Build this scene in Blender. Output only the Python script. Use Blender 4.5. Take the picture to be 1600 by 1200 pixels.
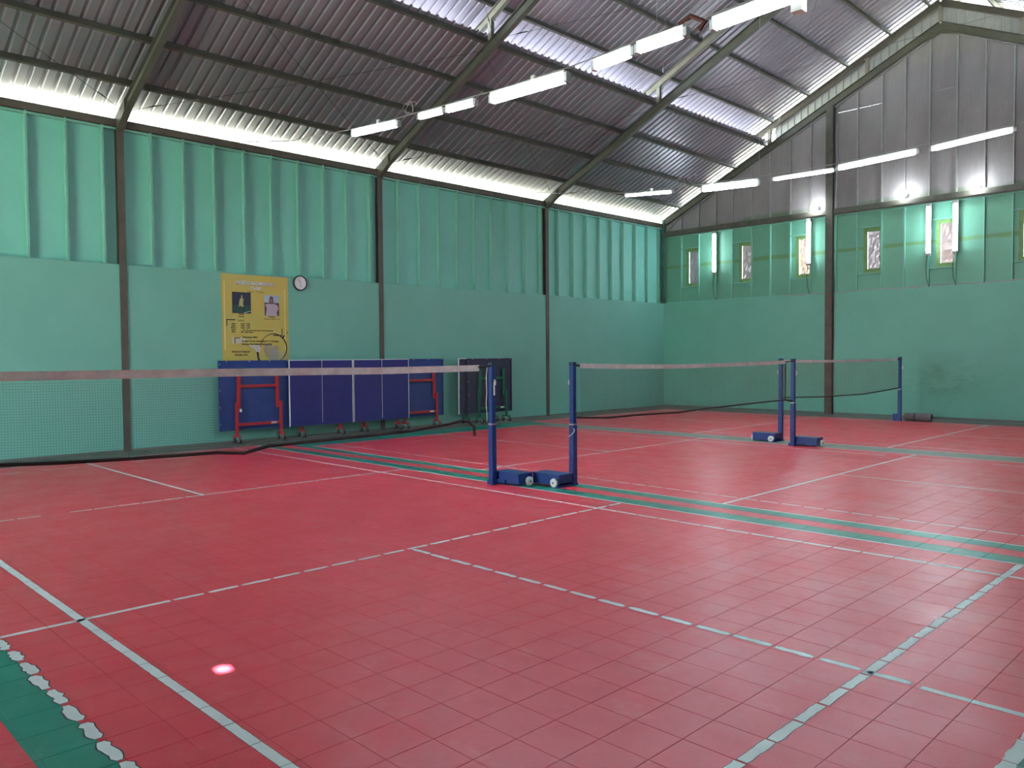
import bpy, bmesh, math, random
from mathutils import Vector, Matrix
random.seed(7)
S = bpy.context.scene
C = S.collection
for o in list(bpy.data.objects): bpy.data.objects.remove(o)

# ------------------------------------------------------------------ camera, world, sun, exposure
CAM = Vector((7.583, -4.194, 1.664))
YAW, PITCH, ROLL, FPX = 2.36126, -0.034387, -0.007117, 1254.96
cy_, sy_, cp_, sp_ = math.cos(YAW), math.sin(YAW), math.cos(PITCH), math.sin(PITCH)
fw = Vector((cy_*cp_, sy_*cp_, sp_)); rt = Vector((sy_, -cy_, 0)); up = rt.cross(fw)
c_, s_ = math.cos(ROLL), math.sin(ROLL)
rt, up = c_*rt + s_*up, -s_*rt + c_*up
cam = bpy.data.objects.new('camera', bpy.data.cameras.new('camera')); C.objects.link(cam)
M = Matrix((rt, up, -fw)).transposed().to_4x4(); M.translation = CAM
cam.matrix_world = M
cam.data.sensor_width = 36; cam.data.lens = FPX*36/1600; cam.data.clip_end = 300; cam.data.clip_start = .05
S.camera = cam

W = bpy.data.worlds.new('sky'); S.world = W; W.use_nodes = True
bg = W.node_tree.nodes['Background']; bg.inputs[0].default_value = (.80, .91, 1, 1); bg.inputs[1].default_value = 13.0
SUN_DIR = Vector((.13, -.28, .95)).normalized()
sl = bpy.data.lights.new('sun', 'SUN'); sl.energy = 85; sl.angle = .0093; sl.color = (1, .98, .95)
so = bpy.data.objects.new('sun', sl); C.objects.link(so); so.rotation_euler = SUN_DIR.to_track_quat('Z', 'Y').to_euler()
so.location = (0, 0, 40)
LAMP = 40.0
S.view_settings.view_transform = 'Standard'; S.view_settings.look = 'None'
S.view_settings.exposure = 1.22; S.view_settings.gamma = 1; S.view_settings.use_curve_mapping = False

# ------------------------------------------------------------------ helpers
def new_mat(name, col, rough=.6, metal=0., spec=.5):
    m = bpy.data.materials.new(name); m.use_nodes = True
    b = m.node_tree.nodes['Principled BSDF']
    b.inputs['Base Color'].default_value = (*col, 1); b.inputs['Roughness'].default_value = rough
    b.inputs['Metallic'].default_value = metal; b.inputs['Specular IOR Level'].default_value = spec
    return m
class NT:
    """tiny node helper"""
    def __init__(s, m): s.t = m.node_tree; s.b = s.t.nodes['Principled BSDF']
    def n(s, typ, **k):
        x = s.t.nodes.new(typ)
        for a, v in k.items(): setattr(x, a, v)
        return x
    def l(s, a, b): s.t.links.new(a, b)
    def math(s, op, a, b=0., clamp=False):
        x = s.n('ShaderNodeMath', operation=op, use_clamp=clamp)
        for i, v in enumerate((a, b)):
            if isinstance(v, (int, float)): x.inputs[i].default_value = v
            else: s.l(v, x.inputs[i])
        return x.outputs[0]
    def mix(s, f, a, b):
        x = s.n('ShaderNodeMix', data_type='RGBA')
        if isinstance(f, (int, float)): x.inputs[0].default_value = f
        else: s.l(f, x.inputs[0])
        for i, v in ((6, a), (7, b)):
            if isinstance(v, tuple): x.inputs[i].default_value = (*v, 1)
            else: s.l(v, x.inputs[i])
        return x.outputs[2]
    def pos(s): return s.n('ShaderNodeNewGeometry').outputs['Position']
    def noise(s, vec, scale, detail=3., rough=.6, stretch=None):
        if stretch:
            mp = s.n('ShaderNodeMapping'); mp.inputs['Scale'].default_value = stretch; s.l(vec, mp.inputs[0]); vec = mp.outputs[0]
        x = s.n('ShaderNodeTexNoise'); x.inputs['Scale'].default_value = scale
        x.inputs['Detail'].default_value = detail; x.inputs['Roughness'].default_value = rough; s.l(vec, x.inputs['Vector'])
        return x.outputs['Fac']
    def ramp(s, f, a, b, lo=0., hi=1.):
        x = s.n('ShaderNodeMapRange'); s.l(f, x.inputs[0])
        for i, v in enumerate((a, b, lo, hi)): x.inputs[i+1].default_value = v
        return x.outputs[0]
    def bump(s, h, strength=.2, dist=.01):
        x = s.n('ShaderNodeBump'); x.inputs['Strength'].default_value = strength; x.inputs['Distance'].default_value = dist
        s.l(h, x.inputs['Height']); s.l(x.outputs[0], s.b.inputs['Normal'])
def blotchy(name, c1, c2, scale=1.5, rough=.7, metal=0., lo=.35, hi=.65, stretch=None, bump=0., spec=.5):
    m = new_mat(name, c1, rough, metal, spec); k = NT(m); p = k.pos()
    f = k.ramp(k.noise(p, scale, 4, .6, stretch), lo, hi); k.l(k.mix(f, c1, c2), k.b.inputs['Base Color'])
    if bump: k.bump(k.noise(p, 60, 2), bump, .004)
    return m

class MB:
    def __init__(s): s.v = []; s.f = []
    def add(s, vs, fs):
        n = len(s.v); s.v += [tuple(v) for v in vs]; s.f += [tuple(i+n for i in f) for f in fs]; return s
    def box(s, a, b):
        (x0, y0, z0), (x1, y1, z1) = a, b
        vs = [(x0,y0,z0),(x1,y0,z0),(x1,y1,z0),(x0,y1,z0),(x0,y0,z1),(x1,y0,z1),(x1,y1,z1),(x0,y1,z1)]
        return s.add(vs, [(3,2,1,0),(4,5,6,7),(0,1,5,4),(1,2,6,5),(2,3,7,6),(3,0,4,7)])
    def bar(s, a, b, w, h, upv=(0,0,1)):
        """box from a to b, w across, h along the up direction, centred on the axis"""
        a, b = Vector(a), Vector(b); d = (b-a).normalized(); u0 = Vector(upv)
        if abs(d.dot(u0)) > .98: u0 = Vector((1,0,0))
        r = d.cross(u0).normalized(); u = r.cross(d)
        vs = [p + r*(w/2*i) + u*(h/2*j) for p in (a, b) for i, j in ((-1,-1),(1,-1),(1,1),(-1,1))]
        return s.add(vs, [(3,2,1,0),(4,5,6,7),(0,1,5,4),(1,2,6,5),(2,3,7,6),(3,0,4,7)])
    def ibeam(s, a, b, w, h, t=.012, upv=(0,0,1)):
        a, b = Vector(a), Vector(b); d = (b-a).normalized(); u0 = Vector(upv)
        r = d.cross(u0).normalized(); u = r.cross(d)
        s.bar(a+u*(h/2-t/2), b+u*(h/2-t/2), w, t, upv); s.bar(a-u*(h/2-t/2), b-u*(h/2-t/2), w, t, upv)
        return s.bar(a, b, t*.8, h-2*t, upv)
    def tube(s, pts, r, n=8, caps=True):
        pts = [Vector(p) for p in pts]; rs = r if isinstance(r, (list, tuple)) else [r]*len(pts)
        base = len(s.v); pr = None
        for i, p in enumerate(pts):
            d = (pts[min(i+1, len(pts)-1)] - pts[max(i-1, 0)]).normalized()
            if pr is None:
                q = Vector((0,0,1)) if abs(d.z) < .9 else Vector((1,0,0)); pr = d.cross(q).normalized()
            else: pr = (pr - d*pr.dot(d)).normalized()
            w = d.cross(pr)
            for k in range(n):
                a = 2*math.pi*k/n; s.v.append(tuple(p + (pr*math.cos(a) + w*math.sin(a))*rs[i]))
        for i in range(len(pts)-1):
            for k in range(n):
                s.f.append((base+i*n+k, base+i*n+(k+1)%n, base+(i+1)*n+(k+1)%n, base+(i+1)*n+k))
        if caps:
            s.f.append(tuple(base+k for k in reversed(range(n)))); s.f.append(tuple(base+(len(pts)-1)*n+k for k in range(n)))
        return s
    def prism(s, poly, off):
        """extrude a planar polygon (3-D points) by vector off"""
        n = len(poly); off = Vector(off); vs = [Vector(p) for p in poly]; vs += [p+off for p in vs]
        return s.add(vs, [tuple(reversed(range(n))), tuple(range(n, 2*n))] + [(i,(i+1)%n,n+(i+1)%n,n+i) for i in range(n)])
    def mesh(s, name, m=None, smooth=False):
        me = bpy.data.meshes.new(name); me.from_pydata(s.v, [], s.f)
        if m: me.materials.append(m)
        bm = bmesh.new(); bm.from_mesh(me); bmesh.ops.recalc_face_normals(bm, faces=bm.faces); bm.to_mesh(me); bm.free()
        if smooth:
            for p in me.polygons: p.use_smooth = True
        me.update(); return me
    def build(s, name, m, parent=None, smooth=False, kind=None, loc=None):
        o = bpy.data.objects.new(name, s.mesh(name, m, smooth)); C.objects.link(o)
        if parent: o.parent = parent
        if kind: o['kind'] = kind
        if loc: o.location = loc
        return o
def link(name, me, parent=None, loc=(0,0,0), rz=0.):
    o = bpy.data.objects.new(name, me); C.objects.link(o); o.location = loc; o.rotation_euler = (0,0,rz)
    if parent: o.parent = parent
    return o
def thing(name, label, cat, loc=(0,0,0), rz=0., group=None):
    o = bpy.data.objects.new(name, None); C.objects.link(o); o.location = loc; o.rotation_euler = (0,0,rz)
    o.empty_display_size = .1; o['label'] = label; o['category'] = cat
    if group: o['group'] = group
    return o
def tag(o, label, cat, group=None):
    o['label'] = label; o['category'] = cat
    if group: o['group'] = group
    return o
def kids(o): return [c for c in bpy.data.objects if c.parent == o]
def copy_tree(o, parent=None):
    c = o.copy(); C.objects.link(c)
    if parent: c.parent = parent
    for ch in kids(o): copy_tree(ch, c)
    return c

# ------------------------------------------------------------------ dimensions (metres)
XL, XR, YF, YN = -7.61, 8.99, 17.84, -10.2
RX = .69                       # ridge
H2, HB = 3.36, 5.80            # ledge height, eave beam underside
SL = .476
def zr(x): return 5.80 + SL*((x if x <= RX else 2*RX-x) + 7.61)    # underside of the rafters
OFFL, OFFU = .34, .88          # lower / upper roof sheets above the rafter underside
FR = [-4.57, 1.04, 6.65, 12.24]
PL = [-6.93, -5.97, -5.0, -4.0]        # purlins under the lower roof
PU = [-3.79, -2.72, -1.63, -.52, .42]   # under the upper roof

# ------------------------------------------------------------------ materials
paint_hi = blotchy('green_board_paint', (.175,.52,.435), (.20,.56,.475), 1.2, .55, lo=.3, hi=.7)
paint_lo = blotchy('green_plaster_paint', (.145,.395,.325), (.17,.43,.36), .9, .6, lo=.3, hi=.7, bump=.15)
batten_m = new_mat('green_batten_paint', (.17,.42,.33), .5)
steel = blotchy('olive_grey_steel', (.060,.062,.048), (.085,.083,.066), 3, .55)
steel_b = blotchy('brown_steel', (.072,.064,.052), (.096,.086,.070), 3, .6)
steel_pale = blotchy('pale_primed_steel', (.17,.165,.14), (.21,.20,.175), 3, .6)
galv = blotchy('galvanised_frame', (.27,.28,.28), (.33,.34,.34), 4, .5, .3)
concrete = blotchy('green_grey_concrete', (.105,.13,.115), (.17,.175,.155), 2.2, .7, bump=.2)
white_paint = blotchy('white_line_paint', (.66,.69,.72), (.76,.78,.80), 5, .45)
line_edge = new_mat('dark_line_edge', (.10,.055,.075), .6)
blue = blotchy('blue_enamel', (.007,.036,.18), (.010,.046,.215), 4, .38)
blue_dk = new_mat('dark_blue_cap', (.008,.03,.09), .4)
tbl_blue = blotchy('table_top_blue', (.012,.014,.15), (.015,.018,.18), 2, .5)
tbl_under = blotchy('table_underside_blue', (.012,.040,.19), (.018,.050,.23), 3, .5)
tbl_dark = blotchy('table_top_slate', (.020,.022,.055), (.028,.028,.070), 2, .5)
red_en = new_mat('red_enamel', (.42,.022,.030), .35)
green_en = new_mat('green_enamel', (.010,.11,.060), .35)
black = new_mat('black_rubber', (.012,.012,.013), .6)
maroon = blotchy('black_maroon_cord', (.010,.006,.007), (.028,.006,.009), 9, .7)
grey_pl = new_mat('grey_caster', (.16,.16,.15), .5)
white_pl = new_mat('white_plastic', (.72,.72,.70), .35)
cap_grey = new_mat('grey_end_cap', (.32,.32,.32), .5)
chrome = new_mat('worn_chrome', (.5,.5,.5), .3, .9)
tape = blotchy('net_tape', (.60,.54,.54), (.76,.71,.71), 7, .8)
string = new_mat('net_string', (.075,.10,.09), .8)
string2 = new_mat('brown_net_string', (.15,.12,.10), .8)
wire = new_mat('grey_wire', (.30,.30,.30), .5)
wire_dk = new_mat('dark_rod', (.035,.035,.033), .5)
ground_m = blotchy('sunlit_ground', (.34,.37,.26), (.40,.41,.33), .3, .9)
mat_grey = blotchy('rolled_mat_fabric', (.11,.10,.10), (.16,.15,.15), 6, .9)

def roof_mat():
    m = new_mat('galvalume_sheet', (.42,.40,.43), .36, .55); k = NT(m); p = k.pos()
    f = k.ramp(k.noise(p, .55, 4, .6), .3, .7)
    f2 = k.ramp(k.noise(p, 2.2, 3, .6, (.25, 3, .25)), .3, .75)
    a = k.mix(f, (.215,.205,.23), (.30,.30,.33)); k.l(k.mix(f2, a, (.245,.222,.255)), k.b.inputs['Base Color'])
    k.l(k.ramp(f2, 0, 1, .32, .46), k.b.inputs['Roughness']); return m
roof_m = roof_mat()
strip_m = blotchy('light_cladding', (.33,.34,.34), (.40,.41,.41), 2, .45, .2)

def board_grey():
    m = new_mat('grey_cement_board', (.16,.15,.155), .8); k = NT(m); p = k.pos()
    f = k.ramp(k.noise(p, .8, 5, .6, (1, 1, .5)), .3, .7)
    st = k.ramp(k.noise(p, 5, 3, .7, (6, 6, .4)), .35, .75)
    c = k.mix(f, (.20,.187,.198), (.30,.285,.295)); c = k.mix(k.math('MULTIPLY', st, .35), c, (.18,.17,.18))
    sx = k.n('ShaderNodeSeparateXYZ'); k.l(p, sx.inputs[0])
    # moss-green overspray creeping up from the beam, of uneven height
    h = k.math('ADD', k.math('MULTIPLY', k.noise(p, .9, 3), .9), 5.28)
    g = k.ramp(k.math('SUBTRACT', h, sx.outputs[2]), -.05, .12)
    gx = k.ramp(sx.outputs[0], -6.2, -5.0)
    c = k.mix(k.math('MULTIPLY', k.math('MULTIPLY', g, gx), .8), c, (.075,.14,.055)); k.l(c, k.b.inputs['Base Color']); return m
board_m = board_grey()
def far_green():
    m = new_mat('green_board_paint_far', (.13,.37,.29), .55); k = NT(m); p = k.pos()
    f = k.ramp(k.noise(p, 1.2, 4), .3, .7); c = k.mix(f, (.115,.325,.225), (.14,.365,.26))
    sx = k.n('ShaderNodeSeparateXYZ'); k.l(p, sx.inputs[0]); x, z = sx.outputs[0], sx.outputs[2]
    # painted-over olive stripe at one height
    d = k.math('ABSOLUTE', k.math('SUBTRACT', z, 4.51)); w = k.math('MULTIPLY', k.noise(p, 1.4, 3), .11)
    s = k.ramp(k.math('SUBTRACT', w, d), -.01, .02)
    c = k.mix(k.math('MULTIPLY', s, .75), c, (.115,.25,.075)); k.l(c, k.b.inputs['Base Color']); return m
far_m = far_green()
far_border = blotchy('olive_border_paint', (.12,.24,.07), (.17,.30,.11), 6, .6)
def far_lo():
    m = new_mat('green_plaster_stained', (.16,.42,.31), .6); k = NT(m); p = k.pos()
    f = k.ramp(k.noise(p, .9, 4), .3, .7); c = k.mix(f, (.135,.385,.285), (.16,.43,.33))
    sx = k.n('ShaderNodeSeparateXYZ'); k.l(p, sx.inputs[0]); x, z = sx.outputs[0], sx.outputs[2]
    gx = k.ramp(k.math('ABSOLUTE', k.math('SUBTRACT', x, .95)), .1, 1.4, 1, 0); gz = k.ramp(k.math('ABSOLUTE', k.math('SUBTRACT', z, 1.0)), .1, .8, 1, 0)
    n = k.ramp(k.noise(p, 1.6, 5, .7, (1, 1, 2)), .4, .65)
    c = k.mix(k.math('MULTIPLY', k.math('MULTIPLY', gx, gz), k.math('MULTIPLY', n, .8)), c, (.075,.26,.155))
    b = k.math('MULTIPLY', k.ramp(z, .05, .35, 1, 0), k.ramp(k.noise(p, 3, 4), .45, .7)); c = k.mix(k.math('MULTIPLY', b, .5), c, (.20,.22,.18))
    k.l(c, k.b.inputs['Base Color']); k.bump(k.noise(p, 60, 2), .15, .004); return m
farlo_m = far_lo()

def tile_mat():
    m = new_mat('court_tile', (.5,.1,.13), .38); k = NT(m); p = k.pos()
    sx = k.n('ShaderNodeSeparateXYZ'); k.l(p, sx.inputs[0]); x, y = sx.outputs[0], sx.outputs[1]
    big = k.ramp(k.noise(p, .45, 4, .6), .3, .7); fine = k.ramp(k.noise(p, 3.5, 5, .7), .35, .7)
    red = k.mix(big, (.70,.030,.062), (.76,.042,.074)); red = k.mix(k.math('MULTIPLY', fine, .35), red, (.76,.10,.135))
    teal = k.mix(fine, (.010,.20,.15), (.014,.24,.18)); grey = k.mix(fine, (.17,.20,.17), (.23,.26,.225))
    def rect(x0, x1, y0, y1):
        r = None
        for v, a, op in ((x, x0, 'GREATER_THAN'), (x, x1, 'LESS_THAN'), (y, y0, 'GREATER_THAN'), (y, y1, 'LESS_THAN')):
            if a is None: continue
            q = k.math(op, v, a); r = q if r is None else k.math('MULTIPLY', r, q)
        return r
    c = red
    for R, col in (((None,None,3.06,3.30),teal), ((None,None,3.53,3.74),teal), ((None,None,9.83,10.50),grey),
                   ((None,None,-3.31,-3.06),teal), ((None,-5.83,3.73,9.83),teal), ((None,-5.83,9.83,10.5),teal), ((6.72,None,-3.05,3.05),teal)):
        c = k.mix(rect(*R), c, col)
    # scuffs: pale worn swirls
    sc = k.ramp(k.noise(p, 2.2, 6, .75, (1, 1.7, 1)), .56, .74); c = k.mix(k.math('MULTIPLY', sc, .10), c, (.75,.55,.58))
    k.l(c, k.b.inputs['Base Color'])
    k.l(k.ramp(k.noise(p, 1.8, 5, .7), .3, .75, .30, .48), k.b.inputs['Roughness'])
    k.bump(k.noise(p, 180, 2), .10, .001); return m
tile_m = tile_mat()
def emit(name, col, st):
    m = bpy.data.materials.new(name); m.use_nodes = True; t = m.node_tree; t.nodes.clear()
    e = t.nodes.new('ShaderNodeEmission'); e.inputs[0].default_value = (*col, 1); e.inputs[1].default_value = st
    o = t.nodes.new('ShaderNodeOutputMaterial'); t.links.new(e.outputs[0], o.inputs[0]); return m
lamp_cool = emit('lit_tube_cool', (.77,.90,1), LAMP); lamp_dim = emit('lit_tube_violet', (.90,.90,1), LAMP*.75); bulb_m = emit('lit_bulb', (.92,.98,1), LAMP*1.3)

# ------------------------------------------------------------------ ground outside and floor
g = MB(); g.box((-40,-40,-.4),(40,50,-.16)); g.build('ground', ground_m, kind='structure')
fl = MB(); fl.box((XL-.15, YN-.15, -.15), (XR+.15, YF+.15, -.008)); floor = fl.build('floor', new_mat('joint_dirt', (.10,.010,.020), .8), kind='structure')
TX, TY, X00 = .2575, .2525, 4.886
tiles = []
i0, i1 = math.ceil((-6.86-X00)/TX), math.floor((8.9-X00)/TX); j0, j1 = math.ceil(-5.2/TY), math.floor(16.8/TY)
for i in range(i0, i1):
    for j in range(j0, j1):
        cx, cy = X00+(i+.5)*TX, (j+.5)*TY
        d = Vector((cx, cy, 0)) - CAM; a = d.dot(fw); u = 800+FPX*d.dot(rt)/a if a > 0 else -9e9; v = 600-FPX*d.dot(up)/a if a > 0 else 9e9
        vis = a > 0 and -30 < u < 1630 and v < 1230
        tiles.append((0 if vis else 1, d.length, cx, cy))
tiles.sort()
GX0, GX1 = X00+i0*TX, X00+i1*TX; GY0, GY1 = j0*TY, j1*TY
def tile_geo(mb, cx, cy, dz, e):
    hx, hy = TX/2-e, TY/2-e; c = .0015
    vs = [(cx+a*(hx-q), cy+b*(hy-q), z+dz) for z, q in ((0, c), (-.0015, 0), (-.008, 0)) for a, b in ((-1,-1),(1,-1),(1,1),(-1,1))]
    mb.add(vs, [(0,1,2,3)] + [(4*r+k, 4*r+4+k, 4*r+4+(k+1)%4, 4*r+(k+1)%4) for r in (0,1) for k in range(4)])
variants = []
for e in (.0006, .0008, .0011):
    m = MB(); tile_geo(m, 0, 0, 0, e); variants.append(m.mesh('floor_tile', tile_m))
for t in tiles[:300]:
    o = link('floor_tile', random.choice(variants), floor, (t[2], t[3], random.uniform(-.0004, 0)))
    o.rotation_euler = (random.uniform(-.0015,.0015), random.uniform(-.0015,.0015), 0)
mb = MB()
for t in tiles[300:]: tile_geo(mb, t[2], t[3], random.uniform(-.0006, 0), random.choice((.0005,.0007,.0009)))
mb.build('floor_tiles', tile_m, floor, kind='stuff')
# concrete margins around the tiled field
mb = MB(); mb.box((XL, YN, -.012), (GX0, YF, -.001)); mb.box((GX0, GY1, -.012), (XR, YF, -.001)); mb.box((GX0, YN, -.012), (XR, GY0, -.001)); mb.box((GX1, GY0, -.012), (XR, GY1, -.001))
mb.build('concrete_margin', concrete, floor)

def line(axis, c, a, b, w=.042, gap=.004, rag=.0015, both=True, skip=0., z=.0006, edge=0.):
    """one painted line, broken at the tile joints; axis 'x' runs along x at y=c"""
    rng = random.Random((1 if axis == 'x' else 2)*1000003 + round(c*1000)*31 + round(a*100))
    P, o0 = (TX, X00) if axis == 'x' else (TY, 0.)
    k0 = math.floor((a-o0)/P); js = [o0+k*P for k in range(k0, math.ceil((b-o0)/P)+1)]
    mb, md = MB(), MB()
    for s, e in zip(js, js[1:]):
        s2, e2 = max(s, a), min(e, b)
        if e2-s2 < .02 or rng.random() < skip: continue
        g = gap*rng.uniform(.5, 1.6)/2; s2 += g; e2 -= g
        n = 7; off = rng.uniform(-1, 1)*rag; top, bot = [], []
        for i in range(n+1):
            f = i/n; q = s2+(e2-s2)*f; end = min(f, 1-f)*(e2-s2); rd = min(1, .55+.45*(end/(.012+gap*.5))) if gap > .02 else 1
            top.append((q, c+off+(w/2+rng.uniform(-1, 1)*rag)*rd)); bot.append((q, c+off-(w/2+rng.uniform(-1, 1)*rag)*rd))
        pts = top+bot[::-1]
        def put(m, pts, zz):
            v = [(p[0], p[1], zz) if axis == 'x' else (p[1], p[0], zz) for p in pts]
            m.add(v, [(i, i+1, 2*n-i, 2*n+1-i) for i in range(n)])
        put(mb, pts, z)
        if edge:
            cx = (s2+e2)/2
            put(md, [(cx+(p[0]-cx)*1.02, c+off+(p[1]-c-off)*(1+edge)) for p in pts], z-.0003)
    o = mb.build('painted_line', white_paint, floor)
    if edge: md.build('line_border', line_edge, o)
    return o
# court 1 (nearest)
line('y', 2.03, -3.08, -2.02, .045, .003); line('y', 2.03, -2.02, 3.05, .043, .032, .003, edge=.12)
line('y', -2.0, -3.05, 3.05, .044, .02, skip=.02)
line('x', -2.585, -6.7, 6.7, .052, .004, edge=.1)
line('x', -3.05, 1.0, 6.7, .052, .04, .010, edge=.25); line('x', -3.05, -6.7, 1.0, .04, .01)
line('x', 2.60, -6.7, 6.9, .042, .018, .002); line('x', 3.045, -6.6, 6.9, .030, .004)
line('y', 5.94, -3.0, 3.02, .050, .016, .0035, edge=.16); line('y', -5.94, -3.05, 3.05, .034, .02, skip=.35)
line('y', 6.72, -3.05, 3.05, .060, .006, .004); line('y', -6.70, -3.05, 3.2, .035, .02, skip=.3)
line('x', .045, 2.05, 6.17, .046, .026, .004, edge=.12); line('x', .025, 6.20, 6.72, .046, .003); line('x', -.02, -6.65, -2.0, .046, .003)
def court(dx, yc, yn, ys):
    line('x', yn, dx-6.7, dx+6.7, .030, .008); line('x', ys, dx-6.7, dx+6.7, .030, .008)
    line('x', yn+.46, dx-6.7, dx+6.7, .034, .022, skip=.02); line('x', ys-.46, dx-6.7, dx+6.7, .034, .012, skip=.02)
    for s in (-1, 1):
        line('y', dx+s*2.0, yn, ys, .045, .003); line('y', dx+s*5.94, yn, ys, .030, .02, skip=.3); line('y', dx+s*6.7, yn, ys, .034, .006)
        line('x', yc, dx+(2.0 if s > 0 else -6.7), dx+(6.7 if s > 0 else -2.0), .036, .006)
court(.89, 6.78, 3.75, 9.81); court(.18, 13.53, 10.5, 16.56)

# ------------------------------------------------------------------ walls
T = .16
# left wall: plaster to the ledge, recessed boards with battens above
wl = MB(); wl.box((XL-T-.1, YN, -.15), (XL, YF+T, H2)); wl = wl.build('wall_left', paint_lo, kind='structure')
wr = MB(); wr.box((XR, YN, -.15), (XR+T+.1, YF+T, H2)); wr = wr.build('wall_right', paint_lo, kind='structure')
wf = MB(); wf.box((XL, YF, -.15), (XR, YF+T+.1, H2)); wf = wf.build('wall_far', farlo_m, kind='structure')
wn = MB(); wn.box((XL-T, YN-T, -.15), (-4.5, YN, 5.8)); wn.box((-.5, YN-T, -.15), (XR+T, YN, 5.8))
wn.box((-4.5, YN-T, 3.4), (-.5, YN, 5.8))  # lintel over an unseen doorway gap, added to let daylight in from behind
wn.prism([(XL-T,YN,5.8),(XR+T,YN,5.8),(RX,YN,zr(RX)+.6)], (0,-T,0)); wn = wn.build('wall_near', paint_lo, kind='structure')
BAT = [-.44,.16,.75, 1.58,2.18,2.78,3.39,3.98,4.59,5.19,5.78,6.39, 7.19,7.81,8.40,9.0,9.57,10.17,10.75,11.38,12.01, 12.74,13.37,13.97,14.56,15.14,15.72,16.34,16.97,17.6]
BAT = [-.44-.6*k for k in range(16, 0, -1)] + BAT
RD = .10
for side, par in ((-1, wl), (1, wr)):
    X = XL if side < 0 else XR; sgn = -side
    def bx(y0, y1, z0, z1, a, b): return ((min(X+sgn*a, X+sgn*b), y0, z0), (max(X+sgn*a, X+sgn*b), y1, z1))
    ys = [YN] + BAT + [YF]
    for y0, y1 in zip(ys, ys[1:]):
        m = MB(); m.box(*bx(y0+.001, y1-.001, H2-.02, HB+.05, -RD-.02, -RD)); m.build('wall_board', paint_hi, par)
    bm_ = MB(); bm_.box(*bx(-.016, .016, H2, HB, -RD, -.004)); me = bm_.mesh('batten', batten_m)
    for y in BAT: link('batten', me, par, (0, y, 0))
    m = MB(); m.box(*bx(YN, YF, HB-.05, HB-.015, -RD, -.006)); m.build('top_rail', batten_m, par)
# far wall boards
FB = [-6.95,-6.31,-5.70,-5.13,-4.49,-3.90,-3.28,-2.67,-1.94,-1.37,-.73,-.15,.44,1.07,1.70,2.31,2.92,3.30] + [3.95+.61*k for k in range(9)]
WIN = {0:(-6.69,-6.32), 3:(-4.83,-4.52), 6:(-3.03,-2.72), 9:(-1.11,-.79), 12:(.71,1.03), 15:(2.53,2.85)}
BZ0, BZ1 = 5.48, 5.66
xs = [XL] + FB + [XR]
RD2 = .075
YB = YF+RD2
def fbx(x0, x1, z0, z1, a, b): return ((x0, YF+a, z0), (x1, YF+b, z1))
def top_at(x): return zr(x)+.14
for n, (x0, x1) in enumerate(zip(xs, xs[1:])):
    k = n-1
    if k in WIN:
        a, b = WIN[k]; m = MB()
        for q in (fbx(x0,a,H2-.02,BZ0+.05,RD2,RD2+.02), fbx(b,x1,H2-.02,BZ0+.05,RD2,RD2+.02), fbx(a,b,H2-.02,3.95,RD2,RD2+.02), fbx(a,b,4.94,BZ0+.05,RD2,RD2+.02)): m.box(*q)
    else: m = MB(); m.box(*fbx(x0,x1,H2-.02,BZ0+.05,RD2,RD2+.02))
    m.build('wall_board', far_m, wf)
    # grey gable boards in two lifts with a hair joint between them
    def gable(z0f, z1f):
        pts = [x0+.001, x1-.001]
        if x0 < RX < x1: pts = [x0+.001, RX, x1-.001]
        poly = [(x, YB, z0f) for x in pts] + [(x, YB, min(z1f, top_at(x)) if z1f else top_at(x)) for x in reversed(pts)]
        MB().prism(poly, (0,.02,0)).build('gable_board', board_m, wf)
    JZ = 8.29
    if min(top_at(x0), top_at(x1)) > JZ+.1 and max(x0, -1.95) < min(x1, 3.4):
        gp = random.choice((.0015,.0025,.004)) if x0 > -1 else .003
        gable(BZ1-.06, JZ-gp/2+random.uniform(-.004,.004)); gable(JZ+gp/2, None)
    else: gable(BZ1-.06, None)
me_lo = MB().box(*fbx(-.014,.014,H2,BZ0,.004,RD2)).mesh('batten', batten_m)
for x in FB+[XL+.05]:
    link('batten', me_lo, wf, (x,0,0)); zt = zr(x)-.005
    MB().box((x-.014, YF+.004, BZ1), (x+.014, YF+RD2, zt)).build('gable_batten', galv, wf)
for n, (a, b) in WIN.items():
    x0, x1 = FB[n], FB[n+1]
    for z in (3.83, 5.06): MB().box((x0+.014, YF+.006, z-.012), (x1-.014, YF+RD2, z+.012)).build('cross_batten', batten_m, wf)
for z in (H2+.0, BZ0-.02): MB().box((XL, YF+.002, z), (XR, YF+RD2, z+.02)).build('rail', batten_m, wf)
MB().box((XL, YF+.002, BZ1), (XR, YF+RD2, BZ1+.02)).build('rail', galv, wf)
for s in (-1, 1):   # rails under the gable rafters, and the short corner brace
    A = (XL if s < 0 else XR); MB().bar((A-s*.25, YF+.035, zr(A-s*.25)-.02), (RX, YF+.035, zr(RX)-.02), .07, .025).build('rail', galv, wf)
    MB().bar((A-s*.12, YF+.03, BZ1+.02), (A-s*.55, YF+.03, zr(A-s*.55)-.03), .05, .03).build('corner_brace', galv, wf)
MB().box((XL-T-.1, YF, H2), (XL, YF+T+.1, HB+.1)).build('corner_board', far_m, wf)
MB().box((XR, YF, H2), (XR+T+.1, YF+T+.1, HB+.1)).build('corner_board', far_m, wf)
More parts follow.
